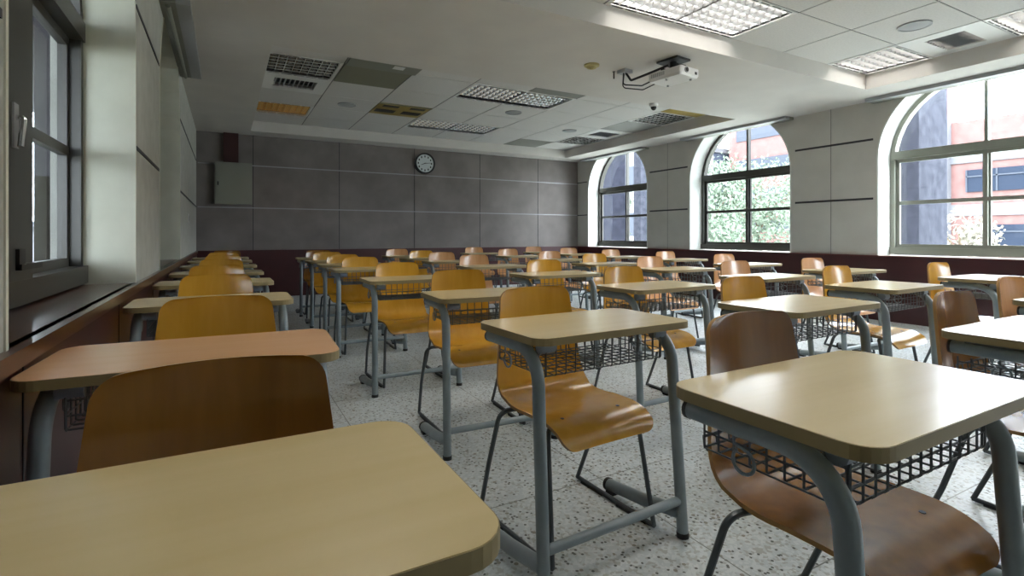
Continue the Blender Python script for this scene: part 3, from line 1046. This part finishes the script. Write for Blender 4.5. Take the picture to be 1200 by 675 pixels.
def chair_shell():
    prof = catmull([(-0.456, 0.368), (-0.446, 0.390), (-0.420, 0.414), (-0.36, 0.433), (-0.26, 0.435), (-0.19, 0.431), (-0.135, 0.434),
                    (-0.088, 0.449), (-0.055, 0.480), (-0.036, 0.525), (-0.024, 0.60), (-0.012, 0.69), (-0.002, 0.77), (0.006, 0.835)], 6)
    # arclength resample, dense near both ends
    L = [0]
    for a, b in zip(prof, prof[1:]):
        L.append(L[-1] + math.dist(a, b))
    T = L[-1]

    def at(s):
        for i in range(len(L) - 1):
            if s <= L[i + 1] or i == len(L) - 2:
                k = (s - L[i]) / max(L[i + 1] - L[i], 1e-9)
                a, b = prof[i], prof[i + 1]
                return (a[0] + (b[0] - a[0]) * k, a[1] + (b[1] - a[1]) * k)
    ra, rb = 0.045, 0.042
    ss = [ra * (1 - math.cos(PI / 2 * k / 7)) for k in range(8)]
    m_ = 30
    ss += [ra + (T - ra - rb) * k / m_ for k in range(1, m_)]
    ss += [T - rb * (1 - math.sin(PI / 2 * k / 7)) for k in range(0, 8)]
    ss = [min(max(s, 1e-5), T - 1e-5) for s in ss]

    def hw(s):
        # half width along the shell
        seat = 0.198
        u = s / T
        if u < 0.5:
            w_ = seat + 0.007 * math.sin(PI * u / 0.5)
        else:
            w_ = seat + 0.006 - 0.042 * max(0, (u - 0.55) / 0.45)
        if s < ra:
            w_ = w_ - ra + math.sqrt(max(ra * ra - (ra - s) ** 2, 0)) * 1.0
            w_ = max(w_, 0.10)
        if s > T - rb:
            d = T - s
            w_ = w_ - rb + math.sqrt(max(rb * rb - (rb - d) ** 2, 0))
        return w_
    V = 10
    front, back = [], []
    th_ = 0.011
    for s in ss:
        y, z = at(s)
        y2, z2 = at(min(s + 0.004, T))
        y1, z1 = at(max(s - 0.004, 0))
        ty, tz = y2 - y1, z2 - z1
        l = math.hypot(ty, tz)
        ny_, nz_ = -tz / l, ty / l           # towards the sitter (up over the seat, forward on the back)
        u = s / T
        c = 0.010 if u < 0.45 else 0.010 + 0.018 * min(1, (u - 0.45) / 0.25)
        crown = 0.010 if s > T - rb else 0
        for k in range(V + 1):
            v = -1 + 2 * k / V
            w_ = hw(s)
            off = c * (v * v - 0.4)
            zz = z
            if s > T - 0.10:      # top edge of the back arches up in the middle
                zz = z + 0.005 * (1 - v * v) * (s - T + 0.10) / 0.10
            if s < 0.03:
                zz = z - 0.0 * v * v
            front.append((v * w_, y + ny_ * off, zz + nz_ * off))
            back.append((v * w_, y + ny_ * (off - th_), zz + nz_ * (off - th_)))
    R, C_ = len(ss), V + 1
    fs = []
    n = R * C_
    for i in range(R - 1):
        for k in range(V):
            a = i * C_ + k
            fs.append((a, a + 1, a + 1 + C_, a + C_))
            fs.append((n + a, n + a + C_, n + a + 1 + C_, n + a + 1))
    edge = []
    for i in range(R - 1):
        a = i * C_
        edge.append((a, a + C_, n + a + C_, n + a))
        a = i * C_ + V
        edge.append((a, n + a, n + a + C_, a + C_))
    for k in range(V):
        edge.append((k, n + k, n + k + 1, k + 1))
        a = (R - 1) * C_ + k
        edge.append((a, a + 1, n + a + 1, n + a))
    return front + back, fs, edge


def make_chair(m_):
    t = thing('school_chair', 'chair', 'chair')
    vs, fs, ed = chair_shell()
    sh = MB().add(vs, fs, True)
    sh.add(vs, ed, True)
    shell = sh.build('plywood_shell', m_, t)
    shell.data.materials.append(M['ply_edge'])
    n0 = len(fs)
    for p in shell.data.polygons[n0:]:
        p.material_index = 1
    for s in (-1, 1):
        MB().tube(fillet([(s * 0.13, -0.355, 0.416), (s * 0.186, -0.355, 0.414), (s * 0.200, -0.368, 0.385), (s * 0.225, -0.425, 0.010)], 0.02, 4), 0.0088, 8).build('front_leg', M['chair_steel'], t)
        MB().tube(fillet([(s * 0.13, -0.140, 0.414), (s * 0.235, -0.125, 0.416), (s * 0.246, -0.06, 0.20), (s * 0.236, 0.015, 0.010)], [0, 0.04, 0.2, 0], 6), 0.0088, 8).build('rear_leg', M['chair_steel'], t)
        rn = MB().tube([(s * 0.225, -0.427, 0.012), (s * 0.2255, -0.40, 0.010), (s * 0.236, -0.01, 0.010), (s * 0.236, 0.017, 0.012)], 0.0092, 8).build('floor_runner', M['chair_steel'], t)
        MB().box((s * 0.228 - 0.010, -0.39, 0.0), (s * 0.228 + 0.010, -0.24, 0.012)).box((s * 0.234 - 0.010, -0.15, 0.0), (s * 0.234 + 0.010, -0.02, 0.012)).build('glide', M['black'], rn)
    MB().tube([(-0.14, -0.355, 0.416), (0.14, -0.355, 0.416)], 0.009, 8).tube([(-0.14, -0.140, 0.414), (0.14, -0.140, 0.414)], 0.009, 8) \
        .tube([(-0.12, -0.355, 0.416), (-0.12, -0.140, 0.414)], 0.009, 8).tube([(0.12, -0.355, 0.416), (0.12, -0.140, 0.414)], 0.009, 8).build('seat_support', M['chair_steel'], t)
    for x in (-0.125, 0.125):
        for y, z in ((-0.345, 0.4335), (-0.165, 0.4285)):
            MB().tube([(x, y, z - 0.012), (x, y, z + 0.0015)], 0.007, 8).build('bolt', M['black'], t)
    return t


ORD = ['nearest', 'second', 'third', 'fourth', 'fifth', 'sixth', 'seventh', 'farthest']
CN = ['left-wall column', 'second column from the left', 'middle column', 'fourth column from the left', 'window-side right column']
# desk: (x centre, y near edge, rotation) ; chair: (x, y of backrest, rotation, material)
rows = {
    0: [((-0.074, 0.447, 0.0), (-0.01, 0.985, 0.0, 'brown'), 'top_beige'), ((-0.066, 1.384, -0.05), (-0.02, 2.03, -0.02, 'amber'), 'top_pink'),  # nearest chair here is brown to stand for its backlit shade
        ((-0.045, 2.60, -0.005), (-0.04, 3.20, 0.0, 'amber'), 'top_beige'), ((-0.05, 3.66, 0.0), (-0.05, 4.20, 0.02, 'amber'), 'top_beige'),
        ((-0.05, 4.65, 0.01), (-0.03, 5.22, 0.0, 'amber'), 'top_beige'), ((-0.05, 5.72, 0.0), (-0.02, 6.28, -0.02, 'amber'), 'top_beige'),
        ((-0.05, 6.78, 0.0), (-0.02, 7.30, 0.0, 'amber'), 'top_beige'), ((-0.05, 7.78, 0.0), (0.02, 8.30, 0.0, 'brown'), 'top_beige')],
    1: [((1.10, 0.385, 0.009), (1.225, 0.92, 0.0, 'brown'), 'top_beige'), ((1.10, 1.27, 0.043), (1.09, 1.80, 0.06, 'amber'), 'top_beige'),
        ((1.20, 2.25, -0.045), (1.23, 2.92, -0.03, 'amber'), 'top_beige'), ((1.14, 3.36, -0.02), (1.165, 3.97, 0.02, 'amber'), 'top_beige'),
        ((1.14, 4.60, 0.0), (1.14, 5.12, 0.0, 'amber'), 'top_beige'), ((1.16, 5.42, 0.0), (1.13, 5.92, 0.0, 'amber'), 'top_beige'),
        ((1.15, 6.25, 0.0), (1.12, 6.85, 0.0, 'amber'), 'top_beige'), ((1.15, 7.2, 0.0), (1.15, 7.75, 0.0, 'brown'), 'top_beige')],
    2: [((2.27, 0.41, 0.0), (2.34, 0.905, 0.03, 'brown'), 'top_beige'), ((2.225, 1.22, 0.024), (2.28, 1.75, 0.03, 'amber'), 'top_beige'),
        ((2.265, 2.13, 0.038), (2.34, 2.72, 0.02, 'amber'), 'top_beige'), ((2.27, 3.24, 0.0), (2.38, 3.78, -0.02, 'amber'), 'top_beige'),
        ((2.31, 4.42, 0.0), (2.34, 5.12, 0.0, 'peach'), 'top_beige'), ((2.33, 5.50, 0.0), (2.35, 6.10, 0.0, 'peach'), 'top_beige'),
        ((2.33, 6.40, 0.0), (2.36, 6.90, 0.0, 'amber'), 'top_beige'), ((2.33, 7.28, 0.0), (2.31, 7.88, 0.0, 'peach'), 'top_beige')],
    3: [((3.48, 0.62, 0.0), (3.43, 1.09, 0.0, 'peach'), 'top_beige'), ((3.47, 1.48, 0.04), (3.66, 2.07, 0.02, 'amber'), 'top_beige'),
        ((3.50, 2.27, 0.04), (3.66, 2.88, -0.02, 'peach'), 'top_beige'), ((3.56, 3.22, 0.0), (3.68, 3.88, 0.0, 'peach'), 'top_beige'),
        ((3.58, 4.25, 0.02), (3.72, 4.82, 0.0, 'amber'), 'top_beige'), ((3.68, 5.25, 0.0), (3.76, 5.83, 0.0, 'peach'), 'top_beige'),
        ((3.80, 6.48, 0.0), (3.82, 7.10, 0.0, 'peach'), 'top_beige'), ((3.80, 7.80, 0.0), (3.85, 8.42, 0.0, 'peach'), 'top_beige')],
    4: [((4.74, 1.42, 0.0), (4.80, 1.95, 0.0, 'amber'), 'top_beige'), ((4.68, 2.38, 0.0), (4.78, 2.92, 0.0, 'peach'), 'top_beige'),
        ((4.80, 3.42, 0.0), (4.90, 4.00, 0.0, 'peach'), 'top_beige'), ((5.00, 4.55, 0.0), (5.05, 5.04, 0.0, 'peach'), 'top_beige'),
        ((4.92, 5.55, 0.0), (5.02, 6.11, 0.0, 'peach'), 'top_beige'), ((4.98, 6.65, 0.0), (5.05, 7.24, 0.0, 'peach'), 'top_beige'),
        ((5.00, 7.75, 0.0), (5.03, 8.34, 0.0, 'peach'), 'top_beige')],
}
tone = {'top_beige': 'beige-topped', 'top_pink': 'orange-topped', 'amber': 'amber', 'brown': 'dark brown', 'peach': 'peach-toned'}
protoD, protoC = {}, {}
for c in range(5):
    R_ = rows[c]
    for r, (d, ch, tm) in enumerate(R_):
        o_name = ORD[r] if r < len(R_) - 1 else 'farthest'
        x, y, a = d
        if tm not in protoD:
            protoD[tm] = o = make_desk(M[tm])
        else:
            o = copy_tree(protoD[tm])
        # centre of the desk from the middle of its near edge
        o.location = (x - math.sin(a) * DD / 2, y + math.cos(a) * DD / 2, 0)
        o.rotation_euler = (0, 0, a)
        tag(o, '%s steel-framed school desk, %s in the %s' % (tone[tm], o_name, CN[c]), 'desk', 'school desks with wire baskets')
        x, y, a, cm = ch
        if cm not in protoC:
            protoC[cm] = o = make_chair(M[cm])
        else:
            o = copy_tree(protoC[cm])
        o.location = (x, y, 0)
        o.rotation_euler = (0, 0, a)
        tag(o, '%s plywood chair tucked behind the %s desk of the %s' % (tone[cm], o_name, CN[c]), 'chair', 'plywood school chairs')

# ------------------------------------------------------------------ outside the windows
struct(MB().box((XR + 0.45, -30, -0.6), (90, 70, -0.5)).box((-60, -30, -0.6), (XL - 0.36, 70, -0.5)).build('ground', M['ground']), 'paved ground outside the windows')

t = thing('facade_fin', 'tall dark and grey granite pier outside the nearest arched window', 'pier', (7.9, 3.62, -0.5))
MB().box((0, 0, 0), (0.50, 0.5, 6)).build('dark_cladding', M['darkstone'], t)
MB().box((0.50, 0, 0), (1.32, 0.5, 6)).build('granite_cladding', M['granite'], t)

X0 = 40.0
t = thing('pink_building', 'pink tiled building with bands of windows seen through the nearest arched window', 'building', (X0, 0, -0.5))
MB().box((0, -25, 0), (8, 15.9, 8.6)).build('facade', M['pink'], t)
bnd = MB()
for k in range(-1, 2):
    z = 2.25 + 3.25 * k + 0.5
    bnd.box((-0.12, -25, z), (0, 16.0, z + 0.7))
bnd.build('floor_band', M['palewall'], t)
MB().box((-0.5, 15.5, 0), (0.3, 17.0, 8.8)).build('corner_pier', M['palewall'], t)
for k in range(2):
    z = 0.75 + 3.25 * k + (0.2 if k else 0.1)
    for q in range(5):
        y1 = 14.7 - q * 7.2
        wd = MB().box((-0.10, y1 - 6.0, z), (-0.02, y1, z + 1.35)).build('ribbon_window', M['extglass'], t)
        fr = MB()
        for yy in (y1 - 6, y1 - 4.5, y1 - 3.0, y1 - 1.5, y1 - 0.06):
            fr.box((-0.16, yy, z), (-0.10, yy + 0.08, z + 1.35))
        fr.box((-0.16, y1 - 6, z + 0.9), (-0.10, y1, z + 0.98))
        fr.build('window_bars', M['extframe'], wd)

t = thing('blue_building', 'blue-grey block seen in the upper left of the middle arched window', 'building', (46, 41, -0.5))
MB().box((0, 0, 0), (6, 11, 11.0)).build('facade', M['bluestone'], t)
MB().box((-0.2, -0.2, 11.0), (6.2, 11.2, 11.5)).build('parapet', M['palewall'], t)
t = thing('far_pink_building', 'pale pink block rising beyond the trees outside the middle arched window', 'building', (50, 22, -0.5))
MB().box((0, 0, 0), (8, 18, 15)).build('facade', M['pink'], t)
m = MB()
for k in range(4):
    m.box((-0.1, 1, 2 + 3.3 * k), (0, 17, 3.2 + 3.3 * k))
m.build('ribbon_window', M['extframe'], t)
for k, (x, y, wx, wy, mt, nm, lb) in enumerate([
        (11.6, 13.9, 0.6, 0.45, 'darkstone', 'dark_column', 'dark stone column outside the farthest arched window'),
        (12.6, 13.6, 0.5, 0.35, 'granite', 'granite_column', 'grey granite column right of the dark one outside the farthest window')]):
    t = thing(nm, lb, 'column', (x, y, -0.5))
    MB().box((-wx / 2, -wy / 2, 0), (wx / 2, wy / 2, 6)).build('shaft', M[mt], t)
    MB().box((-wx / 2 - .05, -wy / 2 - .05, 0), (wx / 2 + .05, wy / 2 + .05, 0.4)).build('plinth', M[mt], t)
t = thing('pale_building', 'pale lilac block filling the view of the farthest arched window', 'building', (26, 27, -0.5))
MB().box((0, 0, 0), (6, 12, 16)).build('facade', M['bright_facade'], t)
m = MB()
for k in range(4):
    for q in range(4):
        m.box((-0.06, 1 + q * 2.8, 1.5 + k * 3.4), (0, 2.6 + q * 2.8, 3.2 + k * 3.4))
m.build('windows', M['extframe'], t)


def tree(name, x, y, h, r, mt, label, n=1500, zb=0.2, grp='trees outside the windows', ls=0.065):
    t = thing(name, label, 'tree' if 'tree' in name else 'bush', (x, y, -0.5), 0, grp)
    tr = MB().tube([(0, 0, 0), (0.05, 0, h * 0.35), (0, 0.06, h * 0.7)], [0.10, 0.07, 0.03], 8)
    for k in range(5):
        a = k * 1.3
        tr.tube([(0.03, 0, h * 0.35), (r * 0.6 * math.cos(a), r * 0.6 * math.sin(a), h * 0.75)], [0.04, 0.012], 6)
    tr.build('trunk', M['bark'], t)
    rnd = random.Random(int(x * 100 + y * 7))
    # crown: leaf clumps around several lobes
    lobes = [(rnd.uniform(-.55, .55) * r, rnd.uniform(-.55, .55) * r, zb * h + (1 - zb) * h * rnd.uniform(0.1, 0.85), r * rnd.uniform(0.35, 0.6)) for _ in range(14)]
    m = MB()
    for k in range(n):
        lx, ly, lz, lr = rnd.choice(lobes)
        d = Vector((rnd.gauss(0, 1), rnd.gauss(0, 1), rnd.gauss(0, 1))).normalized() * lr * rnd.uniform(0.6, 1.05)
        p = Vector((lx, ly, lz)) + d
        u = Vector((rnd.gauss(0, 1), rnd.gauss(0, 1), rnd.gauss(0, 1))).normalized()
        v = u.cross(Vector((rnd.gauss(0, 1), rnd.gauss(0, 1), rnd.gauss(0, 1)))).normalized()
        s = ls * rnd.uniform(0.7, 1.5)
        m.add([p - u * s, p + v * s * .5, p + u * s, p - v * s * .5], [(0, 1, 2, 3)])
    m.build('crown', mt, t, fix=False)


tree('leafy_tree', 14.2, 12.6, 4.0, 1.7, M['leaf'], 'green tree at the left of the middle arched window view', 6500)
tree('leafy_tree', 17.0, 9.6, 4.5, 1.9, M['leaf2'], 'pale green tree at the right of the middle arched window view', 6500)
tree('leafy_tree', 20.0, 14.6, 4.8, 2.4, M['leaf'], 'taller green tree behind the two outside the middle window', 5500, ls=0.08)
tree('leafy_tree', 12.5, 15.6, 3.4, 1.1, M['leaf2'], 'small green tree low in the farthest arched window', 3000)
tree('flowering_bush', 24.0, 9.0, 2.3, 1.2, M['blossom'], 'pale flowering bush below the pink building, left of the mullion', 1500, 0.05, 'flowering bushes by the pink building', 0.09)
tree('flowering_bush', 24.6, 5.9, 2.5, 1.1, M['blossom'], 'pale flowering bush below the pink building, right of the mullion', 1500, 0.05, 'flowering bushes by the pink building', 0.09)

# walkway outside the left windows; roof and parapet added to cut their light
t = thing('covered_walkway', 'shaded walkway with deep roof slab outside the left windows', 'walkway', (XL - 0.36, 0, 0))
MB().box((-2.6, -4, 3.01), (0, 11, 3.3)).build('roof_slab', M['lilac'], t)
MB().box((-2.6, -4, 2.25), (-2.35, 11, 3.0)).build('edge_beam', M['lilac'], t)
MB().box((-2.6, -4, -0.15), (0, 11, -0.01)).build('walkway_floor', M['brownstone'], t)
MB().box((-2.6, -4, 0.0), (-2.45, 11, 1.0)).build('parapet', M['brownstone'], t)
t = thing('opposite_building', 'grey block across the yard on the left', 'building', (-14, 0, -0.5))  # added to block most of the sky light from the left
MB().box((-5, -12, 0), (0, 24, 12)).build('facade', M['palewall'], t)
# beyond the left window: return wall with brown stone foot, roofs far off
t = thing('outside_pier', 'lilac plaster wall with brown stone cladding just outside the left windows', 'wall', (-1.22, 5.0, 0))
MB().box((0, 0, 1.48), (0.455, 6.0, 3.0)).build('plaster', M['lilac'], t)
MB().box((0, 0, 0), (0.455, 6.0, 1.48)).build('stone_cladding', M['brownstone'], t)
t = thing('distant_house', 'small pale house with dark roof low in the left window', 'house', (-9.5, 30, -0.5))
MB().box((-3, 0, 0), (2, 3, 1.9)).build('house_wall', M['palewall'], t)
MB().prism([(-3.3, 1.9), (2.3, 1.9), (-0.5, 2.9)], -0.2, 3.2, 'y').build('roof', M['darkstone'], t)
MB().box((-1.2, -0.05, 0.6), (-0.4, 0, 1.4)).build('house_window', M['extglass'], t)
